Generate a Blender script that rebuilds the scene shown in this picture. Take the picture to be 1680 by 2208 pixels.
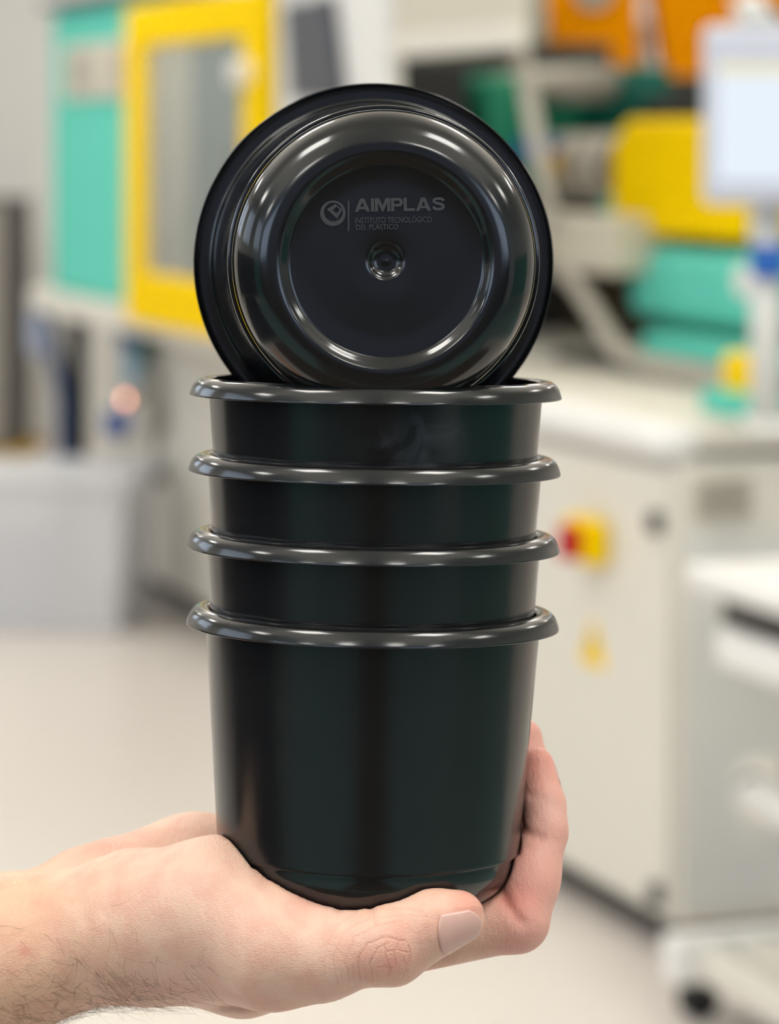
import bpy, bmesh, math, random
import numpy as np
from mathutils import Vector, Matrix

# ------------------------------------------------------------------ scene, camera, light
for o in list(bpy.data.objects):
    bpy.data.objects.remove(o, do_unlink=True)
scene = bpy.context.scene
col = scene.collection
random.seed(7)

CAM_Y, CAM_Z = -1.05, 1.5
cam_d = bpy.data.cameras.new('camera')
cam = bpy.data.objects.new('camera', cam_d)
col.objects.link(cam)
cam.location = (0.0, CAM_Y, CAM_Z)
cam.rotation_euler = (math.radians(90), 0, 0)
cam_d.sensor_fit = 'VERTICAL'
cam_d.sensor_height = 36.0
cam_d.sensor_width = 27.39
cam_d.lens = 107.61
cam_d.shift_y = -0.3641
cam_d.clip_start = 0.05
cam_d.clip_end = 60
cam_d.dof.use_dof = True
cam_d.dof.focus_distance = 1.005
cam_d.dof.aperture_fstop = 9.6
scene.camera = cam

world = bpy.data.worlds.new('hall_ambient')
scene.world = world
world.use_nodes = True
world.node_tree.nodes['Background'].inputs[0].default_value = (0.86, 0.93, 1.0, 1)
world.node_tree.nodes['Background'].inputs[1].default_value = 0.1

def area_lamp(name, loc, rot, sx, sy, power, color):
    d = bpy.data.lights.new(name, 'AREA')
    d.shape = 'RECTANGLE'
    d.size, d.size_y = sx, sy
    d.energy = power
    d.color = color
    o = bpy.data.objects.new(name, d)
    o.location = loc
    o.rotation_euler = rot
    col.objects.link(o)
    return o

WARM = (1.0, 0.97, 0.91)
COOL = (0.64, 0.79, 1.0)
CEIL = 4.1
# square pendant luminaires in four rows, shining down
for lx in (-3.3, -1.05, 1.05, 3.3):
    for ly in (-3.8, -0.6, 3.2, 7.4, 11.8):
        area_lamp('luminaire', (lx, ly, 3.35), (0, 0, 0), 0.62, 0.62, 25, WARM)
# broad upward lamps added to brighten the ceiling, no fixtures of their own
for lx in (-2.2, 2.2):
    for ly in (-2.6, 3.6, 9.6):
        area_lamp('ceiling_fill', (lx, ly, 3.40), (math.pi, 0, 0), 3.0, 4.6, 80, WARM)
# daylight through the high windows behind the viewer and on the left wall
for lx in (-3.7, 3.9):
    area_lamp('daylight', (lx, -6.9, 2.75), (math.radians(90), 0, 0), 3.2, 1.5, 56, COOL)
for ly in (-4.0, 0.6, 5.2, 9.8):
    area_lamp('daylight', (-5.5, ly, 2.9), (0, math.radians(-90), 0), 1.3, 2.8, 30, COOL)

vs = scene.view_settings
vs.view_transform = 'Standard'
vs.look = 'None'
vs.exposure = -0.29
vs.gamma = 1.0
vs.use_curve_mapping = False
scene.cycles.use_denoising = True
scene.cycles.use_adaptive_sampling = True
scene.cycles.adaptive_threshold = 0.1
scene.cycles.adaptive_min_samples = 16
scene.cycles.max_bounces = 6
scene.cycles.diffuse_bounces = 3
scene.cycles.glossy_bounces = 3
scene.cycles.transmission_bounces = 3
scene.cycles.transparent_max_bounces = 8
scene.cycles.caustics_reflective = False
scene.cycles.caustics_refractive = False
scene.cycles.sample_clamp_indirect = 6.0

# ------------------------------------------------------------------ materials
def srgb(r, g, b):
    def f(c):
        c /= 255.0
        return c / 12.92 if c <= 0.04045 else ((c + 0.055) / 1.055) ** 2.4
    return (f(r), f(g), f(b), 1.0)

def mat(name, color, rough=0.5, metal=0.0, var=0.05, scale=6.0, spec=0.5, bump=0.0, coat=0.0):
    m = bpy.data.materials.new(name)
    m.use_nodes = True
    nt = m.node_tree
    b = nt.nodes['Principled BSDF']
    b.inputs['Roughness'].default_value = rough
    b.inputs['Metallic'].default_value = metal
    b.inputs['Specular IOR Level'].default_value = spec
    b.inputs['Coat Weight'].default_value = coat
    tc = nt.nodes.new('ShaderNodeTexCoord')
    nz = nt.nodes.new('ShaderNodeTexNoise')
    nz.inputs['Scale'].default_value = scale
    nz.inputs['Detail'].default_value = 4
    nt.links.new(tc.outputs['Object'], nz.inputs['Vector'])
    mx = nt.nodes.new('ShaderNodeMix')
    mx.data_type = 'RGBA'
    mx.inputs[6].default_value = tuple(c * (1 - var) for c in color[:3]) + (1,)
    mx.inputs[7].default_value = tuple(min(1, c * (1 + var)) for c in color[:3]) + (1,)
    nt.links.new(nz.outputs['Fac'], mx.inputs[0])
    nt.links.new(mx.outputs[2], b.inputs['Base Color'])
    if bump:
        bp = nt.nodes.new('ShaderNodeBump')
        bp.inputs['Strength'].default_value = bump
        bp.inputs['Distance'].default_value = 0.002
        nt.links.new(nz.outputs['Fac'], bp.inputs['Height'])
        nt.links.new(bp.outputs['Normal'], b.inputs['Normal'])
    return m

M = {
    'grey_green': mat('grey_green_casting', srgb(112, 122, 118), 0.5, var=0.08),
    'teal_dull': mat('reflected_teal_slab', srgb(84, 158, 150), 0.6, var=0.05),  # teal of the added wall panels the pots reflect
    'bezel': mat('blue_grey_bezel', srgb(200, 204, 218), 0.4, var=0.02),
    'mat': mat('reflected_green_slab', srgb(126, 158, 154), 0.8, var=0.08),  # green of the added floor sheets the pots reflect
    'reflected_dark': mat('reflected_dark_slab', srgb(52, 54, 62), 0.7, var=0.06),  # dark tone of the added panels and floor sheet
    'floor': mat('floor_resin', srgb(222, 214, 207), 0.34, var=0.03, scale=1.5, spec=0.4),
    'wall': mat('wall_paint', srgb(226, 225, 221), 0.8, var=0.02),
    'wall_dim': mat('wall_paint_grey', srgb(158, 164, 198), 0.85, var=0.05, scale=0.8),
    'ceiling': mat('ceiling_paint', srgb(236, 232, 224), 0.9, var=0.02),
    'cream': mat('cream_powder_coat', srgb(228, 224, 213), 0.42, var=0.02),
    'white': mat('white_lacquer', srgb(240, 239, 236), 0.35, var=0.02),
    'greyface': mat('light_grey_lacquer', srgb(222, 222, 218), 0.45, var=0.03),
    'teal': mat('teal_lacquer', srgb(104, 212, 192), 0.5, var=0.03, spec=0.05),
    'tealdark': mat('dark_teal_lacquer', srgb(0, 104, 92), 0.5, var=0.06),
    'green': mat('green_lacquer', srgb(24, 138, 104), 0.5, var=0.06),
    'yellow': mat('yellow_lacquer', srgb(255, 212, 0), 0.5, var=0.03, spec=0.02),
    'orange': mat('orange_lacquer', srgb(255, 158, 0), 0.5, var=0.04, spec=0.02),
    'black': mat('black_rubber', srgb(30, 31, 33), 0.6, var=0.1),
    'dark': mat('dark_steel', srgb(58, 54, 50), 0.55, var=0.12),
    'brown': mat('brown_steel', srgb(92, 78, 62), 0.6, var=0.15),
    'grey': mat('grey_steel', srgb(150, 146, 138), 0.45, var=0.05),
    'mid': mat('mid_grey_paint', srgb(176, 170, 158), 0.5, var=0.05),
    'beige': mat('beige_paint', srgb(212, 205, 188), 0.5, var=0.03),
    'slate': mat('slate_panel', srgb(66, 70, 80), 0.3, var=0.06),
    'red': mat('red_plastic', srgb(190, 12, 22), 0.4, var=0.04),
    'blue': mat('blue_plastic', srgb(28, 92, 176), 0.45, var=0.05),
    'navy': mat('navy_hose', srgb(28, 68, 118), 0.5, var=0.08),
    'pale_blue': mat('pale_blue_plastic', srgb(170, 205, 226), 0.35, var=0.05),
    'ochre': mat('ochre_paint', srgb(170, 134, 24), 0.6, var=0.08),
    'copper': mat('copper_fitting', srgb(255, 190, 160), 0.25, metal=0.6),
    'box_blue': mat('blue_grey_plastic', srgb(172, 182, 205), 0.5, var=0.04),
}

def glow(name, color, strength):
    m = bpy.data.materials.new(name)
    m.use_nodes = True
    b = m.node_tree.nodes['Principled BSDF']
    b.inputs['Base Color'].default_value = (0.02, 0.02, 0.02, 1)
    b.inputs['Emission Color'].default_value = color
    b.inputs['Emission Strength'].default_value = strength
    return m
M['screen'] = glow('lit_screen', srgb(228, 238, 250), 1.2)
M['screen_bar'] = glow('lit_screen_bar', srgb(240, 232, 196), 1.15)
M['pilot'] = glow('pilot_lamp_glow', srgb(255, 176, 146), 9.0)

def glassy(name, color, alpha, rough):
    m = bpy.data.materials.new(name)
    m.use_nodes = True
    nt = m.node_tree
    b = nt.nodes['Principled BSDF']
    b.inputs['Base Color'].default_value = color
    b.inputs['Roughness'].default_value = rough
    tr = nt.nodes.new('ShaderNodeBsdfTransparent')
    mx = nt.nodes.new('ShaderNodeMixShader')
    mx.inputs[0].default_value = alpha
    nt.links.new(tr.outputs[0], mx.inputs[1])
    nt.links.new(b.outputs[0], mx.inputs[2])
    nt.links.new(mx.outputs[0], nt.nodes['Material Output'].inputs[0])
    return m
M['glass'] = glassy('door_glass', srgb(196, 206, 206), 0.28, 0.08)
M['frosted'] = glassy('frosted_polypropylene', srgb(246, 247, 250), 0.5, 0.4)

# ------------------------------------------------------------------ helpers
def tag(o, label=None, cat=None, group=None, kind=None):
    if label: o['label'] = label
    if cat: o['category'] = cat
    if group: o['group'] = group
    if kind: o['kind'] = kind
    return o

def empty(name, loc=(0, 0, 0), rot=(0, 0, 0)):
    o = bpy.data.objects.new(name, None)
    o.empty_display_size = 0.05
    o.location = loc
    o.rotation_euler = rot
    col.objects.link(o)
    return o

def link(name, me, material, parent=None, smooth=False):
    o = bpy.data.objects.new(name, me)
    col.objects.link(o)
    if parent is not None:
        o.parent = parent
    if material is not None and not me.materials:
        me.materials.append(M[material] if isinstance(material, str) else material)
    if smooth:
        me.polygons.foreach_set('use_smooth', [True] * len(me.polygons))
    return o

def obj(name, bm, material, parent=None, smooth=False):
    me = bpy.data.meshes.new(name)
    bmesh.ops.recalc_face_normals(bm, faces=bm.faces)
    bm.to_mesh(me)
    bm.free()
    return link(name, me, material, parent, smooth)

def box_bm(x0, x1, y0, y1, z0, z1, bevel=0.006, bm=None, seg=2):
    own = bm is None
    if own:
        bm = bmesh.new()
    r = bmesh.ops.create_cube(bm, size=1.0)
    vs_ = r['verts']
    for v in vs_:
        v.co.x = x0 if v.co.x < 0 else x1
        v.co.y = y0 if v.co.y < 0 else y1
        v.co.z = z0 if v.co.z < 0 else z1
    b = min(bevel, 0.45 * min(abs(x1 - x0), abs(y1 - y0), abs(z1 - z0)))
    if b > 0:
        ed = set()
        for v in vs_:
            ed.update(v.link_edges)
        bmesh.ops.bevel(bm, geom=list(ed), offset=b, segments=seg, profile=0.5, affect='EDGES')
    return bm

def box(name, b, material, parent=None, bevel=0.006, seg=2):
    x0, x1, y0, y1, z0, z1 = b
    return obj(name, box_bm(min(x0, x1), max(x0, x1), min(y0, y1), max(y0, y1), min(z0, z1), max(z0, z1), bevel, None, seg), material, parent)

def tube_bm(pts, r, n=12, bm=None, r_end=None):
    if bm is None:
        bm = bmesh.new()
    pts = [Vector(p) for p in pts]
    rings = []
    up = Vector((0, 0, 1))
    for i, p in enumerate(pts):
        t = (pts[min(i + 1, len(pts) - 1)] - pts[max(i - 1, 0)]).normalized()
        a = t.cross(up)
        if a.length < 1e-3:
            a = t.cross(Vector((1, 0, 0)))
        a.normalize()
        c = t.cross(a)
        rr = r if r_end is None else r + (r_end - r) * i / (len(pts) - 1)
        rings.append([bm.verts.new(p + rr * (math.cos(2 * math.pi * k / n) * a + math.sin(2 * math.pi * k / n) * c)) for k in range(n)])
    for i in range(len(rings) - 1):
        for k in range(n):
            bm.faces.new((rings[i][k], rings[i][(k + 1) % n], rings[i + 1][(k + 1) % n], rings[i + 1][k]))
    bm.faces.new(rings[0][::-1])
    bm.faces.new(rings[-1])
    return bm

def tube(name, pts, r, material, parent=None, n=14, r_end=None):
    return obj(name, tube_bm(pts, r, n, None, r_end), material, parent, True)

def disc(name, c, axis, r, h, material, parent=None, n=28, r2=None):
    c = Vector(c)
    a = Vector(axis).normalized()
    return obj(name, tube_bm([c, c + a * h], r, n, None, r2), material, parent)

def prism(name, poly, axis, lo, hi, material, parent=None, bevel=0.0):
    """poly of 2D points extruded along one axis ('x','y','z')"""
    bm = bmesh.new()
    def P(a, b, t):
        return {'x': (t, a, b), 'y': (a, t, b), 'z': (a, b, t)}[axis]
    A = [bm.verts.new(P(a, b, lo)) for a, b in poly]
    B = [bm.verts.new(P(a, b, hi)) for a, b in poly]
    bm.faces.new(A)
    bm.faces.new(B[::-1])
    n = len(poly)
    for i in range(n):
        bm.faces.new((A[i], A[(i + 1) % n], B[(i + 1) % n], B[i]))
    if bevel:
        bmesh.ops.bevel(bm, geom=bm.edges[:], offset=bevel, segments=3, profile=0.5, affect='EDGES')
    return obj(name, bm, material, parent)

def lathe_mesh(name, prof, n=144, closed=False):
    """prof: (radius, z) list in metres, revolved about z"""
    verts, faces, rows = [], [], []
    for r, z in prof:
        if r < 1e-7:
            rows.append([len(verts)])
            verts.append((0, 0, z))
        else:
            s = len(verts)
            verts += [(r * math.cos(2 * math.pi * k / n), r * math.sin(2 * math.pi * k / n), z) for k in range(n)]
            rows.append(list(range(s, s + n)))
    prs = list(zip(rows, rows[1:]))
    if closed:
        prs.append((rows[-1], rows[0]))
    for a, b in prs:
        for k in range(n):
            k2 = (k + 1) % n
            if len(a) == 1 and len(b) == 1:
                continue
            if len(a) == 1:
                faces.append((a[0], b[k], b[k2]))
            elif len(b) == 1:
                faces.append((a[k], a[k2], b[0]))
            else:
                faces.append((a[k], a[k2], b[k2], b[k]))
    me = bpy.data.meshes.new(name)
    me.from_pydata(verts, [], faces)
    me.update()
    bm = bmesh.new()
    bm.from_mesh(me)
    bmesh.ops.recalc_face_normals(bm, faces=bm.faces)
    bm.to_mesh(me)
    bm.free()
    me.polygons.foreach_set('use_smooth', [True] * len(me.polygons))
    me.set_sharp_from_angle(angle=math.radians(32))
    return me

# ------------------------------------------------------------------ the hall
def slab(name, b, material):
    return tag(box(name, b, material, None, 0), kind='structure')

X0, X1, Y0, Y1 = -5.6, 6.1, -7.0, 14.5
slab('floor', (X0, X1, Y0, Y1, -0.1, 0.0), 'floor')
slab('ceiling', (X0, X1, Y0, Y1, CEIL, CEIL + 0.1), 'ceiling')
slab('wall_left', (X0 - 0.1, X0, Y0, Y1, 0, CEIL), 'wall')
slab('wall_right', (X1, X1 + 0.1, Y0, Y1, 0, CEIL), 'wall')
slab('wall_far', (X0, X1, Y1, Y1 + 0.1, 0, CEIL), 'wall')
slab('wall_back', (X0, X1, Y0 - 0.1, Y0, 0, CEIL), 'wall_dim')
# added unseen wall panels, mirrored in the pots as dark, teal and brown bands
slab('reflection_slab_1', (X0, X0 + 0.04, -3.3, 4.5, 0, 1.75), 'reflected_dark')
slab('reflection_slab_2', (X0, X0 + 0.05, Y0 + 0.05, -3.35, 0, 1.75), 'teal_dull')
slab('reflection_slab_3', (X0 + 0.1, 2.2, Y0, Y0 + 0.04, 0, 1.75), 'brown')
slab('reflection_slab_4', (X1 - 0.05, X1, -3.6, 2.2, 0, 1.75), 'teal_dull')
slab('reflection_slab_5', (2.25, X1 - 0.1, Y0, Y0 + 0.04, 0, 1.75), 'reflected_dark')
# added unseen floor sheets: tint the pots' reflections, darken the hand's underside
slab('reflection_slab_6', (-4.6, 5.6, -6.6, -1.7, 0, 0.004), 'mat')
slab('reflection_slab_7', (2.3, 5.6, -1.7, 2.2, 0, 0.004), 'mat')
slab('reflection_slab_8', (-5.4, -2.0, -1.7, 2.2, 0, 0.004), 'reflected_dark')
slab('added_floor_sheet', (-0.75, 0.95, -6.4, -1.8, 0.004, 0.014), 'brown')
slab('added_floor_sheet', (-1.9, 1.9, -1.68, -0.25, 0, 0.012), 'brown')

# ------------------------------------------------------------------ injection moulding machine
# local frame: -x runs along the machine away from the viewer (u), y into the machine (v)
mach = empty('injection_moulding_machine', (0.513, 4.5, 0), (0, 0, math.atan2(-0.938, 0.347)))
tag(mach, 'long cream, teal and yellow injection moulding machine standing behind the stacked pots', 'machine')

def ubox(name, u0, u1, v0, v1, z0, z1, material, parent=mach, bevel=0.006, seg=2):
    return box(name, (-u1, -u0, v0, v1, z0, z1), material, parent, bevel, seg)

# near cabinet with the main switch
cab = ubox('base_cabinet', 0.0, 1.55, 0.012, 0.95, 0.07, 0.915, 'cream')
ubox('plinth', 0.02, 1.53, 0.06, 0.93, 0.0, 0.07, 'dark')
d1 = ubox('cabinet_door', 0.012, 0.74, -0.006, 0.012, 0.085, 0.895, 'cream', cab, 0.004)
d2 = ubox('cabinet_door', 0.752, 1.54, -0.006, 0.012, 0.085, 0.895, 'cream', cab, 0.004)
for z in (0.80, 0.122):
    o = disc('door_lock', (-0.045, -0.006, z), (0, -1, 0), 0.021, 0.016, 'black', cab)
disc('door_lock', (-0.70, -0.006, 0.5), (0, -1, 0), 0.014, 0.012, 'black', cab)
vent = ubox('vent_grille', -0.008, 0.0, 0.04, 0.158, 0.808, 0.885, 'beige', mach, 0.003)
for i in range(6):
    ubox('louvre', -0.013, -0.008, 0.046, 0.152, 0.815 + 0.0115 * i, 0.821 + 0.0115 * i, 'mid', vent, 0.001)
ubox('end_panel', -0.006, 0.0, 0.03, 0.93, 0.10, 0.78, 'greyface', mach, 0.003)
ubox('deck_lip', -0.01, 1.56, -0.035, 0.06, 0.915, 0.985, 'white', mach, 0.03, 4)
ubox('deck', 0.0, 1.56, 0.02, 0.98, 0.93, 0.982, 'cream', mach, 0.01)
# main switch on the cabinet door
sw = ubox('main_switch_plate', 0.255, 0.385, -0.05, -0.006, 0.692, 0.778, 'yellow', mach, 0.012, 3)
disc('main_switch_knob', (-0.318, -0.05, 0.733), (0, -1, 0), 0.034, 0.012, 'red', sw, 24)
box('main_switch_grip', (-0.336, -0.298, -0.086, -0.06, 0.70, 0.766), 'red', sw, 0.008)
tri = prism('warning_sticker', [(-0.395, 0.492), (-0.275, 0.492), (-0.335, 0.582)], 'y', -0.0085, -0.006, 'yellow', mach)
tri['label'] = 'yellow triangular warning sticker'
prism('lightning_mark', [(-0.338, 0.558), (-0.347, 0.530), (-0.338, 0.530), (-0.342, 0.502), (-0.325, 0.536), (-0.334, 0.536), (-0.330, 0.558)], 'y', -0.0095, -0.0085, 'black', tri)
ubox('rating_label', 0.60, 0.68, -0.0085, -0.006, 0.735, 0.80, 'greyface', mach, 0.0005)

# far base under the clamping unit
ubox('clamp_base', 1.57, 5.2, 0.30, 0.95, 0.08, 0.93, 'cream', mach, 0.01)
ubox('base_toe_kick', 1.57, 5.15, 0.40, 0.9, 0.0, 0.08, 'dark')
ubox('machine_ledge', 1.57, 4.95, 0.0, 0.95, 0.93, 1.008, 'cream', mach, 0.012)
# clamping unit housing
hous = ubox('teal_housing', 3.64, 4.74, 0.03, 0.75, 1.008, 1.92, 'teal', mach, 0.02, 3)
ubox('housing_lid', 3.62, 4.78, 0.0, 0.77, 1.92, 1.94, 'slate', mach, 0.004)
ubox('housing_end_strip', 4.74, 4.80, 0.05, 0.75, 1.008, 1.92, 'box_blue', mach, 0.01)
pl = ubox('name_plate', 3.70, 4.56, 0.018, 0.03, 1.625, 1.80, 'beige', hous, 0.012)
for i, (a, b) in enumerate([(4.20, 4.44), (3.98, 4.16), (3.74, 3.92)]):
    ubox('plate_block', a, b, 0.013, 0.018, 1.655, 1.77, ('mid', 'beige', 'mid')[i], pl, 0.002)
# sliding guard door
gd = ubox('guard_door', 2.29, 3.63, -0.03, 0.0, 0.972, 1.118, 'yellow', mach, 0.008)
ubox('top_rail', 2.29, 3.63, -0.03, 0.0, 1.765, 1.885, 'yellow', gd, 0.008)
ubox('stile', 3.44, 3.63, -0.03, 0.0, 1.10, 1.78, 'yellow', gd, 0.006)
ubox('stile', 2.29, 2.50, -0.03, 0.0, 1.10, 1.78, 'yellow', gd, 0.006)
ubox('door_pane', 2.48, 3.48, -0.018, -0.010, 1.10, 1.78, 'glass', gd, 0.001)
disc('door_knob', (-2.44, -0.03, 1.672), (0, -1, 0), 0.036, 0.04, 'white', gd, 24)
# what shows through the door glass
ubox('bay_end_cover', 3.54, 3.625, 0.01, 0.15, 1.008, 1.82, 'beige', mach, 0.01)
ubox('bay_end_casting', 3.58, 3.635, 0.15, 0.75, 1.008, 1.86, 'grey_green', mach, 0.004)
ubox('bay_end_plate', 3.555, 3.58, 0.30, 0.70, 1.52, 1.82, 'green', mach, 0.01)
ubox('mould_platen', 2.62, 2.98, 0.12, 0.5, 1.008, 1.50, 'grey_green', mach, 0.02)
ubox('mould_half', 2.36, 2.60, 0.10, 0.5, 1.02, 1.56, 'tealdark', mach, 0.02)
ubox('platen_cover', 2.36, 3.0, 0.30, 0.55, 1.56, 1.86, 'teal', mach, 0.02)
ubox('clamp_back_panel', 2.30, 3.63, 0.70, 0.74, 1.008, 1.92, 'mid', mach, 0.004)
for z in (1.22, 1.52):
    tube('tie_bar', [(-2.32, 0.3, z), (-3.58, 0.3, z)], 0.035, 'grey', mach)
disc('valve_dial', (-2.79, 0.118, 1.42), (0, -1, 0), 0.05, 0.03, 'mid', mach)
ubox('valve_tag', 2.66, 2.74, 0.10, 0.12, 1.44, 1.49, 'ochre', mach, 0.004)
# white column with the dark control screen
ubox('front_column', 1.51, 2.28, 0.0, 0.05, 1.008, 1.96, 'white', mach, 0.025, 3)
ubox('column_inset', 2.17, 2.27, -0.008, 0.0, 1.03, 1.9, 'greyface', mach, 0.004)
prism('control_screen', [(-2.17, 1.83), (-2.12, 1.60), (-1.76, 1.595), (-1.845, 1.84)], 'y', -0.025, 0.0, 'slate', mach, 0.004)
ubox('upper_cover', 0.77, 1.50, 0.015, 0.05, 1.69, 2.05, 'beige', mach, 0.03, 3)
ubox('upper_cover_rail', 0.76, 1.50, 0.0, 0.04, 1.685, 1.735, 'cream', mach, 0.01)
# injection unit in the open bay
ubox('bay_side_panel', 2.29, 2.31, 0.05, 0.92, 1.008, 1.75, 'dark', mach, 0.002)
ubox('bay_back_panel', 0.95, 2.29, 0.92, 0.95, 0.98, 1.655, 'dark', mach, 0.004)
ubox('nozzle_block', 1.98, 2.26, 0.14, 0.40, 1.30, 1.70, 'black', mach, 0.02)
ubox('hydraulic_block', 2.0, 2.27, 0.45, 0.9, 1.36, 1.66, 'green', mach, 0.02)
tube('drive_motor', [(-2.28, 0.62, 1.636), (-1.70, 0.62, 1.636)], 0.045, 'mid', mach, 20)
tube('drive_motor_cap', [(-1.72, 0.62, 1.636), (-1.66, 0.62, 1.636)], 0.036, 'grey', mach, 20)
ubox('carriage_frame', 1.62, 2.24, 0.70, 0.78, 1.538, 1.602, 'tealdark', mach, 0.008)
ubox('carriage_post', 1.64, 1.80, 0.70, 0.78, 1.60, 1.675, 'tealdark', mach, 0.008)
ubox('carriage_black_block', 1.50, 1.63, 0.70, 0.78, 1.36, 1.60, 'black', mach, 0.008)  # black block beside the carriage post
tube('heater_barrel', [(-1.80, 0.56, 1.43), (-1.36, 0.56, 1.43)], 0.075, 'brown', mach, 20)
for i in range(4):
    tube('heater_band', [(-1.76 + 0.1 * i, 0.56, 1.43), (-1.70 + 0.1 * i, 0.56, 1.43)], 0.083, 'mid', mach, 20)
tube('cover_strut', [(-0.965, 0.10, 1.72), (-0.77, 0.10, 1.30)], 0.018, 'mid', mach)
ubox('cable_block', 1.66, 1.80, 0.44, 0.50, 1.45, 1.50, 'blue', mach, 0.006)
ubox('cable_clip', 1.60, 1.66, 0.44, 0.50, 1.41, 1.47, 'ochre', mach, 0.006)
ubox('bay_beam', 1.17, 1.78, 0.42, 0.60, 1.196, 1.330, 'beige', mach, 0.015)
ubox('bay_brown_box', 1.0, 2.7, 0.78, 0.92, 0.985, 1.19, 'brown', mach, 0.01)  # dark brown box low along the back of the bay
tube('drain_pipe', [(-1.56, 0.42, 1.225), (-1.38, 0.42, 1.17), (-1.10, 0.40, 1.03), (-0.98, 0.40, 1.015), (-0.5, 0.40, 1.012)], 0.022, 'mid', mach)
# yellow hood, its teal flange and the teal drive box
prism('yellow_hood', [(-1.375, 1.285), (-0.73, 1.285), (-0.73, 1.545), (-1.30, 1.545), (-1.375, 1.485)], 'y', 0.50, 0.85, 'yellow', mach, 0.018)
ubox('hood_flange', 1.36, 1.45, 0.51, 0.8, 1.292, 1.49, 'teal', mach, 0.015)
tb = ubox('drive_box', 0.63, 1.285, 0.50, 0.85, 1.098, 1.262, 'teal', mach, 0.035, 4)
disc('drive_box_badge', (-0.70, 0.50, 1.205), (0, -1, 0), 0.036, 0.006, 'white', tb, 24)
ubox('drive_box_gap', 0.60, 1.20, 0.52, 0.85, 1.07, 1.10, 'tealdark', mach, 0.004)
ubox('slide_base', 0.50, 1.14, 0.46, 0.85, 1.012, 1.075, 'teal', mach, 0.02)
ubox('bay_floor', 0.62, 2.28, 0.56, 0.92, 0.982, 0.99, 'brown', mach, 0.002)
ubox('slide_rail', 0.55, 2.28, 0.45, 0.56, 0.982, 1.005, 'dark', mach, 0.004)
ubox('deck_sensor', 0.05, 0.17, 0.18, 0.24, 0.982, 1.10, 'yellow', mach, 0.015)
ubox('deck_sensor_foot', 0.02, 0.22, 0.16, 0.28, 0.982, 1.03, 'teal', mach, 0.01)
ubox('rear_column', 0.30, 0.52, 0.60, 0.85, 0.982, 1.55, 'black', mach, 0.01)
# water taps and the pilot lamp on the far base
tp = tube('tap_body', [(-4.60, 0.28, 0.83), (-4.60, 0.28, 0.70)], 0.048, 'pale_blue', mach, 16)
disc('tap_handle', (-4.60, 0.24, 0.575), (0, -1, 0), 0.045, 0.06, 'blue', mach, 20)
disc('tap_cap', (-4.62, 0.27, 0.85), (0, -1, 0), 0.03, 0.04, 'blue', mach, 20)
pc = disc('pilot_lamp', (-4.595, 0.27, 0.655), (0, -1, 0), 0.02, 0.03, 'copper', mach, 20)
disc('pilot_lens', (-4.595, 0.24, 0.655), (0, -1, 0), 0.014, 0.006, 'pilot', pc, 16)
tube('water_hose', [(-4.36, 0.27, 0.9), (-4.38, 0.26, 0.74), (-4.30, 0.26, 0.60), (-4.33, 0.27, 0.42)], 0.03, 'mid', mach)
tube('water_hose', [(-4.48, 0.27, 0.88), (-4.44, 0.26, 0.78), (-4.46, 0.26, 0.66)], 0.025, 'tealdark', mach)
# frame leg, blue hoses at the far end
ubox('frame_leg', 4.82, 4.90, 0.12, 0.17, 0.0, 0.935, 'black', mach, 0.004)
tube('air_hose', [(-4.86, 0.03, 0.94), (-4.86, 0.065, 0.79), (-4.87, 0.105, 0.64), (-4.90, 0.11, 0.40), (-4.96, 0.12, 0.05)], 0.024, 'navy', mach)
ubox('hose_manifold', 4.84, 4.92, -0.01, 0.045, 0.79, 0.93, 'box_blue', mach, 0.01)

# ------------------------------------------------------------------ robot arm behind the machine
rb = empty('robot_arm', (0.62, 7.35, 0))
tag(rb, 'orange industrial robot arm behind the machine at the upper right', 'robot')
box('pedestal', (-0.05, 0.18, 0.0, 0.24, 0.0, 1.60), 'dark', rb, 0.01)
box('shoulder_block', (-0.225, 0.055, -0.13, 0.22, 1.675, 2.10), 'orange', rb, 0.03, 3)
box('shoulder_foot', (-0.20, 0.08, -0.12, 0.22, 1.60, 1.675), 'black', rb, 0.006)
disc('shoulder_cap', (-0.07, -0.13, 1.90), (0, -1, 0), 0.05, 0.03, 'mid', rb, 24)
disc('joint_cover', (-0.235, -0.08, 1.80), (0, -1, 0), 0.05, 0.05, 'mid', rb, 24)
prism('lower_arm', [(0.085, 2.15), (0.085, 1.99), (0.12, 1.74), (0.15, 1.60), (0.245, 1.60), (0.27, 1.75), (0.30, 2.15)], 'y', -0.10, 0.14, 'orange', rb, 0.02)
box('gap_casting', (0.05, 0.095, -0.02, 0.10, 1.70, 1.82), 'beige', rb, 0.012)
box('wrist_casting', (0.085, 0.15, -0.06, 0.08, 1.60, 1.69), 'brown', rb, 0.012)
box('upper_arm', (0.25, 0.75, -0.11, 0.15, 1.78, 2.12), 'orange', rb, 0.03, 3)
disc('elbow_cap', (0.40, -0.11, 1.815), (0, -1, 0), 0.05, 0.03, 'dark', rb, 24)
tube('cable_loop', [(0.30, -0.16, 1.78), (0.345, -0.20, 1.83), (0.40, -0.20, 1.79), (0.44, -0.18, 1.70)], 0.022, 'greyface', rb)

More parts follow.
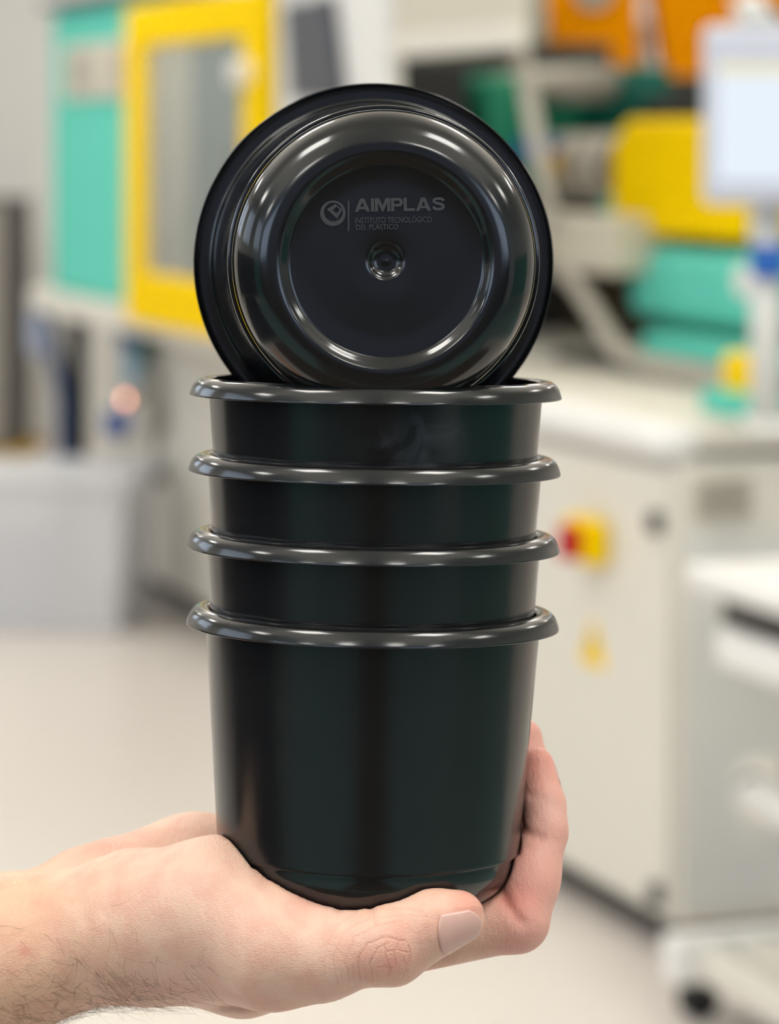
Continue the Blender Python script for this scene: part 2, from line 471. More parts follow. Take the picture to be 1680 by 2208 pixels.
# ------------------------------------------------------------------ operator monitor
mo = empty('operator_monitor', (0.74, 4.33, 0))
tag(mo, 'white operator monitor with a bright screen at the right edge', 'monitor')
box('bezel', (-0.188, 0.235, -0.02, 0.03, 1.385, 1.70), 'bezel', mo, 0.016, 3)
sc_ = box('screen', (-0.166, 0.20, -0.024, -0.02, 1.425, 1.632), 'screen', mo, 0.001)
box('screen_title_bar', (-0.166, 0.20, -0.026, -0.024, 1.612, 1.632), 'screen_bar', sc_, 0.0005)
tube('stand_post', [(-0.07, 0.05, 1.40), (-0.07, 0.05, 0.99)], 0.03, 'greyface', mo)
tube('stand_post_lower', [(0.03, 0.04, 1.40), (0.03, 0.04, 1.0)], 0.035, 'dark', mo)
box('blue_clip', (-0.105, -0.04, 0.0, 0.02, 1.255, 1.315), 'blue', mo, 0.008)
box('mount_foot', (-0.11, 0.12, -0.02, 0.12, 0.985, 1.005), 'greyface', mo, 0.004)
tube('top_bracket', [(-0.10, 0.0, 1.695), (-0.13, 0.0, 1.745), (-0.105, 0.0, 1.75), (-0.06, 0.0, 1.69)], 0.014, 'greyface', mo)

# ------------------------------------------------------------------ trolley at the right edge
tr = empty('tool_trolley', (0.482, 4.296, 0), (0, 0, math.atan2(-0.938, 0.347)))
tag(tr, 'white tool trolley on black castors at the right edge beside the cabinet', 'trolley')
def tbox(name, u0, u1, v0, v1, z0, z1, m, bevel=0.006, parent=tr, seg=2):
    return box(name, (-u1, -u0, v0, v1, z0, z1), m, parent, bevel, seg)
tbox('worktop', -0.95, -0.085, -0.005, 0.50, 0.728, 0.772, 'white', 0.012, tr, 3)
dr = tbox('drawer', -0.93, -0.19, 0.0, 0.46, 0.612, 0.674, 'white', 0.01)
tbox('painted_drawer_shadow', -0.93, -0.16, 0.03, 0.44, 0.676, 0.728, 'dark', 0.004)  # dark slab standing in for the shadow under the worktop
tbox('painted_shade_panel', -0.93, -0.32, 0.18, 0.20, 0.16, 0.612, 'brown', 0.004)  # brown sheet standing in for the darkness under the open trolley
tbox('lower_tray', -0.93, -0.16, 0.05, 0.46, 0.10, 0.128, 'cream', 0.006)
tbox('foot_beam', -0.16, -0.10, -0.06, 0.46, 0.064, 0.146, 'white', 0.012)
tbox('side_beam', -0.93, -0.16, -0.015, 0.03, 0.07, 0.128, 'cream', 0.008)
for u, v in ((-0.88, 0.02), (-0.15, 0.42), (-0.88, 0.42)):
    tbox('leg', u - 0.018, u + 0.018, v - 0.018, v + 0.018, 0.10, 0.73, 'cream', 0.004)
hub = disc('brace_hub', (0.21, 0.10, 0.395), (0.4, -1, 0), 0.062, 0.03, 'cream', tr, 28)
tube('brace_tube', [(0.21, 0.06, 0.395), (0.75, 0.03, 0.37)], 0.028, 'white', tr)
disc('brace_collar', (0.20, 0.066, 0.397), (1, -0.1, 0), 0.030, 0.02, 'slate', tr, 20)
tube('tray_hose', [(0.25, 0.12, 0.34), (0.24, 0.13, 0.25), (0.27, 0.13, 0.17), (0.33, 0.13, 0.13)], 0.022, 'greyface', tr)
for u, v in ((-0.13, 0.0), (-0.13, 0.42), (-0.88, 0.03), (-0.88, 0.42)):
    cs = obj('castor', tube_bm([(-u - 0.016, v, 0.034), (-u + 0.016, v, 0.034)], 0.034, 20), 'black', tr, False)
    box('castor_fork', (-u - 0.02, -u + 0.02, v - 0.014, v + 0.014, 0.04, 0.07), 'dark', cs, 0.003)

# ------------------------------------------------------------------ translucent storage bin on the floor at the left
bn = empty('storage_bin', (-1.06, 8.45, 0.0), (0, 0, math.radians(-8)))
tag(bn, 'translucent white plastic storage bin on the floor at the left edge', 'bin')
def tub(name, w, d, z0, z1, t, taper, material, parent):
    bm = bmesh.new()
    def ring(sx, sy, z):
        return [bm.verts.new((x * sx / 2, y * sy / 2, z)) for x, y in ((-1, -1), (1, -1), (1, 1), (-1, 1))]
    R = [ring(w - taper, d - taper, z0), ring(w, d, z1), ring(w - 2 * t, d - 2 * t, z1), ring(w - taper - 2 * t, d - taper - 2 * t, z0 + t)]
    for a, b in zip(R, R[1:]):
        for k in range(4):
            bm.faces.new((a[k], a[(k + 1) % 4], b[(k + 1) % 4], b[k]))
    bm.faces.new(R[0][::-1])
    bm.faces.new(R[3])
    bmesh.ops.bevel(bm, geom=[e for e in bm.edges if abs(e.verts[0].co.z - e.verts[1].co.z) > 0.1], offset=0.03, segments=3, profile=0.5, affect='EDGES')
    return obj(name, bm, material, parent)
tub('tub', 0.60, 0.44, 0.0, 0.47, 0.006, 0.05, 'frosted', bn)
tub('bin_rim', 0.64, 0.48, 0.455, 0.49, 0.02, 0.0, 'frosted', bn)
ib = box('packed_carton', (-1.24, -1.02, 8.33, 8.52, 0.013, 0.30), 'box_blue', None, 0.008)
tag(ib, 'blue-grey carton packed inside the translucent bin', 'carton')

# ------------------------------------------------------------------ dark cabinet far left
cb = empty('storage_cabinet', (-2.25, 13.3, 0))
tag(cb, 'dark grey cabinet with an ochre foot strip far back at the left edge', 'cabinet')
box('body', (-0.55, 0.50, 0.0, 0.6, 0.05, 1.22), 'dark', cb, 0.01)
box('cabinet_door', (-0.54, -0.03, -0.015, 0.0, 0.07, 1.20), 'dark', cb, 0.006)
box('cabinet_door', (-0.02, 0.44, -0.015, 0.0, 0.07, 1.20), 'grey', cb, 0.006)
box('foot_strip', (-0.58, 0.56, -0.06, 0.6, 0.0, 0.05), 'ochre', cb, 0.006)

# ------------------------------------------------------------------ black plastic pots
S = 0.15909e-3          # metres per design unit (rim radius 401 units = 64 mm)

def plastic(name, rough, spec, wear):
    m = bpy.data.materials.new(name)
    m.use_nodes = True
    nt = m.node_tree
    N, L = nt.nodes, nt.links
    b = N['Principled BSDF']
    b.inputs['Specular IOR Level'].default_value = spec
    tc = N.new('ShaderNodeTexCoord')
    # smudges: soft roughness patches
    n1 = N.new('ShaderNodeTexNoise'); n1.inputs['Scale'].default_value = 55; n1.inputs['Detail'].default_value = 3
    L.new(tc.outputs['Object'], n1.inputs['Vector'])
    mr = N.new('ShaderNodeMapRange')
    mr.inputs['From Min'].default_value = 0.35; mr.inputs['From Max'].default_value = 0.75
    mr.inputs['To Min'].default_value = rough; mr.inputs['To Max'].default_value = rough + 0.07
    L.new(n1.outputs['Fac'], mr.inputs['Value'])
    L.new(mr.outputs[0], b.inputs['Roughness'])
    # dust specks
    vo = N.new('ShaderNodeTexVoronoi'); vo.inputs['Scale'].default_value = 120
    L.new(tc.outputs['Object'], vo.inputs['Vector'])
    lt = N.new('ShaderNodeMath'); lt.operation = 'LESS_THAN'; lt.inputs[1].default_value = 0.028
    L.new(vo.outputs['Distance'], lt.inputs[0])
    sep = N.new('ShaderNodeSeparateColor'); L.new(vo.outputs['Color'], sep.inputs[0])
    gt = N.new('ShaderNodeMath'); gt.operation = 'GREATER_THAN'; gt.inputs[1].default_value = 1.0 - wear
    L.new(sep.outputs[0], gt.inputs[0])
    mu = N.new('ShaderNodeMath'); mu.operation = 'MULTIPLY'
    L.new(lt.outputs[0], mu.inputs[0]); L.new(gt.outputs[0], mu.inputs[1])
    mx = N.new('ShaderNodeMix'); mx.data_type = 'RGBA'
    mx.inputs[6].default_value = (0.0075, 0.0078, 0.0085, 1)
    mx.inputs[7].default_value = (0.30, 0.31, 0.32, 1)
    L.new(mu.outputs[0], mx.inputs[0])
    L.new(mx.outputs[2], b.inputs['Base Color'])
    return m
M['pot_body'] = plastic('black_satin_polypropylene', 0.17, 0.5, 0.10)
M['pot_body_polished'] = plastic('black_polished_polypropylene', 0.05, 0.5, 0.06)
M['pot_gloss'] = plastic('black_gloss_polypropylene', 0.12, 0.65, 0.05)
M['pot_base'] = plastic('black_base_polypropylene', 0.11, 0.6, 0.08)

def smooth_poly(pts, sub=5):
    """Catmull-Rom through profile points"""
    out = []
    P = [pts[0]] + list(pts) + [pts[-1]]
    for i in range(1, len(P) - 2):
        p0, p1, p2, p3 = P[i - 1:i + 3]
        for s in range(sub):
            t = s / sub
            out.append(tuple(0.5 * (2 * p1[k] + (p2[k] - p0[k]) * t + (2 * p0[k] - 5 * p1[k] + 4 * p2[k] - p3[k]) * t * t + (-p0[k] + 3 * p1[k] - 3 * p2[k] + p3[k]) * t ** 3) for k in (0, 1)))
    out.append(pts[-1])
    return out

RIM = [(351, -8), (350.5, 18), (352, 29), (356, 34), (364, 36.5), (374, 36), (384, 32.5), (391, 26), (396, 17.5), (399.3, 8.5), (401.5, 0), (400.3, -2.0),
       (397.5, -1.5), (395.5, 3), (392, 6), (384, 7), (374, 7), (365, 6.5), (361, 4), (359.5, -1), (358.7, -8)]
wall = lambda z: 359.5 - 0.0747 * z
BODY = [(wall(2), -2)] + [(wall(z), -z) for z in (60, 150, 250, 350, 440, 466)] + [(324.4, -472), (323.2, -475.2), (320.5, -476.2), (315, -476.2),
        (315, -470)] + [(wall(z) - 8, -z) for z in (440, 350, 250, 150, 60)] + [(wall(2) - 8, -2)]
bowl = [(232 + 80 * math.cos(a), -(484 + 91 * math.sin(a))) for a in [math.radians(x) for x in range(0, 91, 6)]]
BASE = [(314.5, -474.5), (312.6, -476.5), (312.0, -480)] + bowl + [(226, -575.2), (220, -574.4), (214, -572), (208.5, -568), (204, -563.5), (200, -560.8), (195, -560)] + \
       [(150, -559.8), (90, -559.8), (45, -560), (38, -559.6), (34.5, -558), (31.5, -554.5), (27, -550.5), (23, -549), (15, -548.6), (5, -548.6), (3.2, -549), (2.6, -552), (0, -552)]
BASE_IN = [(0, -541), (195, -552), (215, -566), (232, -567), (290, -530), (304, -485), (307, -474.5)]
sc2 = lambda prof: [(r * S, z * S) for r, z in prof]
rim_me = lathe_mesh('rim', sc2(smooth_poly(RIM[:12], 4) + smooth_poly(RIM[12:], 3)), 180, True)
body_me = lathe_mesh('body', sc2(BODY), 180, True)
base_me = lathe_mesh('base', sc2(BASE + BASE_IN), 180, False)
for me, m in ((rim_me, 'pot_gloss'), (body_me, 'pot_body'), (base_me, 'pot_base')):
    me.materials.append(M[m])

def make_pot(loc, rot, label):
    p = empty('plastic_pot', loc)
    p.rotation_mode = 'QUATERNION'
    p.rotation_quaternion = rot
    tag(p, label, 'pot', 'black plastic pots held in the hand')
    for nm, me in (('body', body_me), ('rim', rim_me), ('base', base_me)):
        o = bpy.data.objects.new(nm, me)
        col.objects.link(o)
        o.parent = p
    return p

def pot_rot(tilt_back, lean_right):
    return (Matrix.Rotation(math.radians(lean_right), 4, 'Y') @ Matrix.Rotation(math.radians(-tilt_back), 4, 'X')).to_quaternion()

POT4 = (Vector((-0.00573, 0.0, 1.33343)), pot_rot(2.34, 1.15))
stack = [
    (POT4[0], POT4[1], 'lowest black pot, its whole tapered body showing, resting in the palm'),
    (Vector((-0.00549, 0.00107, 1.35968)), pot_rot(2.34, 1.06), 'black pot nested directly above the lowest pot of the stack'),
    (Vector((-0.00509, 0.00213, 1.38577)), pot_rot(2.34, 0.92), 'third black pot up, nested directly below the topmost upright one'),
    (Vector((-0.00470, 0.0032, 1.41170)), pot_rot(2.34, 0.75), 'topmost upright black pot, holding the pot that lies on its side'),
]
POTS = [make_pot(loc, rot, lb) for loc, rot, lb in stack]

# the pot lying on its side in the topmost one, base towards the viewer
axis = Vector((0.0046, -0.0945, 0.0046)).normalized()      # from rim to base
zl = -axis
xl = Vector((1, 0, 0)) - zl * zl.x
xl.normalize()
yl = zl.cross(xl)
rot5 = Matrix((xl, yl, zl)).transposed().to_quaternion()
pot5 = make_pot(Vector((-0.0055, 0.0345, 1.4561)), rot5, 'black pot lying on its side on top, base with raised lettering facing forward')
# in pot5's local frame x points right and y points down towards the viewer; lettering lives on the base plane z = -560
def base_pt(px, py):        # design offsets from the base centre: right, up
    return (px * S, -py * S)

pb = body_me.copy()
pb.materials.clear()
pb.materials.append(M['pot_body_polished'])
[c for c in pot5.children if c.name.startswith('body')][0].data = pb

# a hazy wiped smudge on the front of the topmost upright pot
sm = M['pot_body'].copy()
sm.name = 'black_satin_polypropylene_smudged'
N_, L_ = sm.node_tree.nodes, sm.node_tree.links
tc_ = N_.new('ShaderNodeTexCoord')
sub_ = N_.new('ShaderNodeVectorMath'); sub_.operation = 'SUBTRACT'; sub_.inputs[1].default_value = (0.015, -0.054, -0.0125)
L_.new(tc_.outputs['Object'], sub_.inputs[0])
scl_ = N_.new('ShaderNodeVectorMath'); scl_.operation = 'MULTIPLY'; scl_.inputs[1].default_value = (0.5, 0.3, 0.95)
L_.new(sub_.outputs[0], scl_.inputs[0])
len_ = N_.new('ShaderNodeVectorMath'); len_.operation = 'LENGTH'
L_.new(scl_.outputs[0], len_.inputs[0])
ring_ = N_.new('ShaderNodeMapRange'); ring_.interpolation_type = 'SMOOTHSTEP'
ring_.inputs['From Min'].default_value = 0.0125; ring_.inputs['From Max'].default_value = 0.004
L_.new(len_.outputs['Value'], ring_.inputs['Value'])
ns_ = N_.new('ShaderNodeTexNoise'); ns_.inputs['Scale'].default_value = 75; ns_.inputs['Detail'].default_value = 2; ns_.inputs['Distortion'].default_value = 1.2
L_.new(tc_.outputs['Object'], ns_.inputs['Vector'])
mr_ = N_.new('ShaderNodeMapRange'); mr_.inputs['From Min'].default_value = 0.38; mr_.inputs['From Max'].default_value = 0.95
L_.new(ns_.outputs['Fac'], mr_.inputs['Value'])
ml_ = N_.new('ShaderNodeMath'); ml_.operation = 'MULTIPLY'
L_.new(ring_.outputs[0], ml_.inputs[0]); L_.new(mr_.outputs[0], ml_.inputs[1])
bs_ = N_['Principled BSDF']
old_ = bs_.inputs['Base Color'].links[0].from_socket
mx_ = N_.new('ShaderNodeMix'); mx_.data_type = 'RGBA'
mx_.inputs[7].default_value = (0.055, 0.058, 0.068, 1)
L_.new(ml_.outputs[0], mx_.inputs[0]); L_.new(old_, mx_.inputs[6]); L_.new(mx_.outputs[2], bs_.inputs['Base Color'])
sb_ = body_me.copy()
sb_.materials.clear()
sb_.materials.append(sm)
[c for c in POTS[3].children if c.name.startswith('body')][0].data = sb_

def text_mesh(name, body, plain, width, cap, bold, depth):
    def build(s):
        cu = bpy.data.curves.new('lettering', 'FONT')
        cu.body = s
        cu.size = 1.0
        cu.offset = bold
        cu.space_character = 1.0 + 3.2 * bold
        cu.extrude = 0.02
        cu.resolution_u = 4
        o = bpy.data.objects.new('lettering', cu)
        col.objects.link(o)
        dg = bpy.context.evaluated_depsgraph_get()
        me = bpy.data.meshes.new_from_object(o.evaluated_get(dg))
        bpy.data.objects.remove(o, do_unlink=True)
        bpy.data.curves.remove(cu)
        return me
    ref = build(plain)
    xs = [v.co.x for v in ref.vertices]
    ys = [v.co.y for v in ref.vertices]
    sx, sy = width / (max(xs) - min(xs)), cap / (max(ys) - min(ys))
    x0, y0 = min(xs), min(ys)
    me = build(body)
    for v in me.vertices:       # local y of the pot points down, outward is -z
        v.co = Vector(((v.co.x - x0) * sx, -(v.co.y - y0) * sy, -depth if v.co.z > 0 else 0.0002))
    me.name = name
    return me

def wide_letters(width, cap, depth):
    """AIMPLAS in wide bold capitals drawn as filled outlines, cap height 1"""
    arc = lambda cx, cy, rx, ry, a0, a1, k=8: [(cx + rx * math.cos(math.radians(a0 + (a1 - a0) * i / k)), cy + ry * math.sin(math.radians(a0 + (a1 - a0) * i / k))) for i in range(k + 1)]
    A = (1.25, [[(0, 0), (.46, 1), (.79, 1), (1.25, 0), (.95, 0), (.865, .19), (.385, .19), (.30, 0)], [(.47, .38), (.78, .38), (.625, .74)]])
    I = (0.25, [[(0, 0), (0, 1), (.25, 1), (.25, 0)]])
    Mm = (1.25, [[(0, 0), (0, 1), (.36, 1), (.625, .42), (.89, 1), (1.25, 1), (1.25, 0), (1.0, 0), (1.0, .66), (.70, 0), (.55, 0), (.25, .66), (.25, 0)]])
    Pp = (0.97, [[(0, 0), (0, 1), (.64, 1)] + arc(.64, .675, .33, .325, 88, -88, 10) + [(.64, .35), (.25, .35), (.25, 0)],
                 [(.25, .80), (.60, .80)] + arc(.60, .675, .12, .125, 80, -80, 6) + [(.60, .55), (.25, .55)]])
    Ll = (0.92, [[(0, 0), (0, 1), (.26, 1), (.26, .2), (.92, .2), (.92, 0)]])
    cl = [(.95, .73), (.86, .84), (.68, .895), (.5, .9), (.3, .88), (.17, .80), (.15, .70), (.24, .60), (.5, .535), (.76, .47), (.90, .38), (.92, .28), (.84, .16), (.62, .105), (.48, .1), (.28, .12), (.15, .20), (.10, .31)]
    le, ri = [], []
    for i, p in enumerate(cl):
        a, b = cl[max(0, i - 1)], cl[min(len(cl) - 1, i + 1)]
        dx, dy = b[0] - a[0], b[1] - a[1]
        q = math.hypot(dx, dy)
        le.append((p[0] - dy / q * .115, p[1] + dx / q * .1))
        ri.append((p[0] + dy / q * .115, p[1] - dx / q * .1))
    Ss = (1.05, [le + ri[::-1]])
    cu = bpy.data.curves.new('lettering', 'CURVE')
    cu.dimensions = '2D'
    cu.fill_mode = 'BOTH'
    cu.extrude = 0.02
    x = 0.0
    for adv, loops in (A, I, Mm, Pp, Ll, A, Ss):
        for lp in loops:
            sp = cu.splines.new('POLY')
            sp.points.add(len(lp) - 1)
            for k, (u, v) in enumerate(lp):
                sp.points[k].co = (x + u, v, 0, 1)
            sp.use_cyclic_u = True
        x += adv + (0.06 if loops is not A[1] else 0.09)
    o = bpy.data.objects.new('lettering', cu)
    col.objects.link(o)
    me = bpy.data.meshes.new_from_object(o.evaluated_get(bpy.context.evaluated_depsgraph_get()))
    bpy.data.objects.remove(o, do_unlink=True)
    bpy.data.curves.remove(cu)
    xm = max(v.co.x for v in me.vertices)
    for v in me.vertices:
        v.co = Vector((v.co.x / xm * width, -v.co.y * cap, -depth if v.co.z > 0 else 0.0002))
    me.name = 'raised_lettering'
    return me

BZ = -559.9 * S
def on_base(name, me, px, py, turn=0.0, material='pot_base'):
    me.materials.clear()
    me.materials.append(M[material])
    o = bpy.data.objects.new(name, me)
    col.objects.link(o)
    o.parent = pot5
    x, y = base_pt(px, py)
    o.location = (x, y, BZ)
    o.rotation_euler = (0, 0, math.radians(-turn))
    return o

M['pot_letter'] = plastic('black_letter_polypropylene', 0.45, 1.0, 0.02)
o = on_base('raised_lettering', wide_letters(185 * S, 27 * S, 0.00045), -64, 100, 1.0, 'pot_letter')
o['label'] = 'raised bold lettering'
on_base('raised_small_lettering', text_mesh('raised_small_lettering', 'INSTITUTO TECNOLÓGICO', 'INSTITUTO TECNOLOGICO', 157 * S, 11.5 * S, 0.0, 0.0003), -63, 76.5, 1.0, 'pot_letter')
on_base('raised_small_lettering', text_mesh('raised_small_lettering', 'DEL PLÁSTICO', 'DEL PLASTICO', 86 * S, 11 * S, 0.0, 0.0003), -61, 63, 1.0, 'pot_letter')

def ring_plate(name, outer, inner, depth):
    """raised plate between two closed outlines with the same number of points (design units, y up)"""
    bm = bmesh.new()
    n = len(outer)
    def row(pts, z):
        return [bm.verts.new((x * S, -y * S, z)) for x, y in pts]
    ot, it, ob, ib_ = row(outer, -depth), row(inner, -depth), row(outer, 0.0002), row(inner, 0.0002)
    for k in range(n):
        j = (k + 1) % n
        bm.faces.new((ot[k], ot[j], it[j], it[k]))
        bm.faces.new((ot[k], ob[k], ob[j], ot[j]))
        bm.faces.new((it[k], it[j], ib_[j], ib_[k]))
    bmesh.ops.recalc_face_normals(bm, faces=bm.faces)
    me = bpy.data.meshes.new(name)
    bm.to_mesh(me)
    bm.free()
    return me
def circ(cx, cy, r, n=64):
    return [(cx + r * math.cos(2 * math.pi * k / n), cy + r * math.sin(2 * math.pi * k / n)) for k in range(n)]
o = on_base('emblem_ring', ring_plate('emblem_ring', circ(0, 0, 26), circ(0.8, 2.6, 19.2), 0.0004), -108.5, 97, 0, 'pot_letter')
on_base('emblem_diamond', ring_plate('emblem_diamond', [(-12.5, 8.5), (5, 19), (19.3, 7.4), (8.6, -11.0)], [(-1, 6.6), (8, 14), (14.3, 7.4), (7.5, -0.2)], 0.0004), -108.5, 97, 0, 'pot_letter')
on_base('emblem_bar', ring_plate('emblem_bar', [(-1.6, 31), (1.6, 31), (1.6, -31), (-1.6, -31)], [(-0.1, 30), (0.1, 30), (0.1, -30), (-0.1, -30)], 0.0004), -76.5, 92, 0, 'pot_letter')
on_base('ejector_mark', ring_plate('ejector_mark', circ(0, 0, 27), circ(0, 0, 26.2), 0.00008), -152, 0)
on_base('ejector_mark', ring_plate('ejector_mark', circ(0, 0, 22), circ(0, 0, 21.4), 0.00008), -150, -2)

# ------------------------------------------------------------------ the hand
# rounded segments in millimetres, hand frame: x right, y away, z up
HAND = [
    ('palm', 12, [(-366.5, 0, -60.5, 36), (-127.7, -2, -16.2, 24.8), (-79.9, -4, -5.5, 23.2)]),
    ('palm', 12, [(-376.5, 28, -69.1, 36), (-130.5, 20, -21.4, 23.5), (-82.0, 22, -9.6, 21)]),
    ('palm', 9, [(-80.8, -12, -2.8, 24), (-51.7, -25, 5.2, 22.5), (-31.0, -40, -2.4, 18.5), (-15.6, -46, -2.9, 14)]),
    ('palm', 8, [(-72.1, -12, -10.7, 18), (-31.2, -34, -7.9, 16), (-17.2, -42, -5.2, 12.5)]),
    ('palm', 8, [(-80.0, -2, -6.6, 18.5), (-44.0, -8, -15.2, 18.3), (-16.2, -14, -9.2, 15.5), (48.5, -12, -1.6, 10.3)]),
    ('palm', 8, [(-80.8, 8, -9.2, 18.5), (-16.7, 8, -12.4, 14), (49.9, 11, -7.4, 10.5)]),
    ('palm', 8, [(-81.5, 16, -10.0, 18.5), (-17.1, 28, -15.2, 14), (45.9, 32, -11.3, 10)]),
    ('palm', 10, [(-98.0, 28, -4.2, 19.5), (-63.6, 40, 1.0, 20), (-30.8, 46, -2.4, 17), (39.0, 48, -12.0, 9)]),
    ('thumb', 4, [(-31.0, -40, -2.7, 16), (-15.6, -46, -2.9, 13.6), (-4.9, -48, -1.2, 12), (6.0, -50, 0.4, 12.9)]),
    ('thumb', 5, [(6.0, -50, 0.4, 12.2), (19.4, -50, 7.1, 10.2), (28.2, -49, 8.8, 8.7)]),
    ('index', 6, [(49.4, -12, -1.6, 10.2), (53.2, -6, 10.2, 9.5), (58.6, 1, 23.5, 8.2)]),
    ('index', 1.6, [(59.3, 2, 26.4, 8.0), (58.6, 7, 33.5, 7.9), (57.7, 12, 39.6, 7.1), (57.0, 15, 45.1, 6.7)]),
    ('middle', 6, [(50.4, 11, -7.4, 10.2), (54.5, 27, 24.2, 8.3)]),
    ('middle', 2, [(54.5, 27, 26.7, 8.2), (54.0, 33, 43.4, 7.4), (53.1, 36, 50.7, 6.9)]),
    ('ring', 6, [(45.9, 32, -11.3, 9.8), (46.4, 46, 19.2, 8)]),
    ('ring', 2, [(46.4, 46, 20.8, 7.9), (42.8, 52, 44.6, 6.8)]),
    ('little', 6, [(39.0, 48, -12.0, 8.8), (33.5, 61, 10.8, 7)]),
    ('little', 2, [(33.2, 61, 12.5, 6.9), (30.2, 64, 28.7, 6)]),
]
HO = Vector((-0.005727, 0.0, 1.23670))          # hand frame origin in the hall

def line_dist(X, Z, p):
    best = None
    for (ax_, az_), (bx_, bz_) in zip(p, p[1:]):
        dx, dz = bx_ - ax_, bz_ - az_
        t = np.clip(((X - ax_) * dx + (Z - az_) * dz) / (dx * dx + dz * dz), 0, 1)
        d = np.hypot(X - ax_ - t * dx, Z - az_ - t * dz)
        best = d if best is None else np.minimum(best, d)
    return best

FOLDS = [
    ([(49.4, 28.1), (53.2, 26.0), (57.6, 24.9)], -14, 30, 1.1, 0.8),
    ([(51.5, 38.7), (58.5, 37.1)], -14, 12, 1.0, 0.35),
    ([(38.9, 12.3), (44.1, 6.8), (49.9, 0.4)], -30, 0, 1.2, 1.1),
    ([(42.5, 14.3), (45.3, 7.4)], -30, 0, 1.0, 0.6),
    ([(-0.9, 14.0), (0.3, 9.5)], -66, -40, 0.9, 0.8),
    ([(-11.7, 14.0), (-10.2, 10.6)], -66, -40, 0.9, 0.6),
    ([(-50.0, -27.5), (-29.9, -25.0), (-11.3, -20.2)], -48, -8, 1.5, 1.3),
    ([(-107.1, 16.1), (-99.2, 11.8), (-96.1, 3.2)], -60, 40, 1.8, 0.5),
    ([(-93.4, 22.6), (-88.7, 15.2), (-89.8, 5.8)], -60, 0, 1.6, 0.45),
    ([(-37.5, 21.9), (-30.4, 12.6), (-21.8, 7.1)], -60, -15, 1.3, 0.5),
]
CREASES = [
    ([(-3.9, -8.8), (-4.2, -1.0), (-1.5, 3.5), (4.4, 5.9), (10.5, 4.7)], 0.42, 0.42),
    ([(0.3, -9.4), (-0.4, -2.5), (1.7, 2.0), (5.1, 4.1)], 0.36, 0.36),
    ([(4.2, 3.2), (4.7, -0.7), (5.9, -4.6), (5.4, -7.0)], 0.36, 0.45),
    ([(4.8, 1.4), (8.7, 2.0), (12.3, 0.8)], 0.3, 0.35),
    ([(8.4, 3.8), (7.2, 0.5), (7.5, -2.8)], 0.3, 0.35),
    ([(1.5, -4.0), (6.6, -3.6)], 0.3, 0.3),
    ([(11.7, 2.9), (12.6, -0.1), (11.4, -3.1)], 0.32, 0.35),
    ([(10.5, -1.0), (11.1, -5.5)], 0.3, 0.3),
    ([(-7.5, -9.7), (-8.7, -1.6), (-5.7, 5.0), (1.5, 8.9), (9.9, 10.4)], 0.36, 0.28),
    ([(-11.1, -10.3), (-12.6, -1.3), (-9.0, 6.5), (-0.6, 10.7)], 0.34, 0.22),
    ([(-15.3, -6.7), (-15.3, 0.8), (-11.7, 8.0), (-4.8, 11.6)], 0.34, 0.18),
    ([(2.7, 13.1), (9.9, 13.7), (16.5, 13.1)], 0.34, 0.2),
    ([(2.4, 11.0), (9.6, 11.9), (17.7, 11.9)], 0.32, 0.16),
    ([(-5.7, -9.1), (-6.3, -4.3)], 0.3, 0.3),
    ([(-1.8, -8.5), (-2.4, -4.9)], 0.3, 0.3),
    ([(2.4, -9.4), (1.5, -5.8)], 0.3, 0.3),
    ([(-9.6, -9.4), (-10.2, -5.2)], 0.3, 0.22),
]

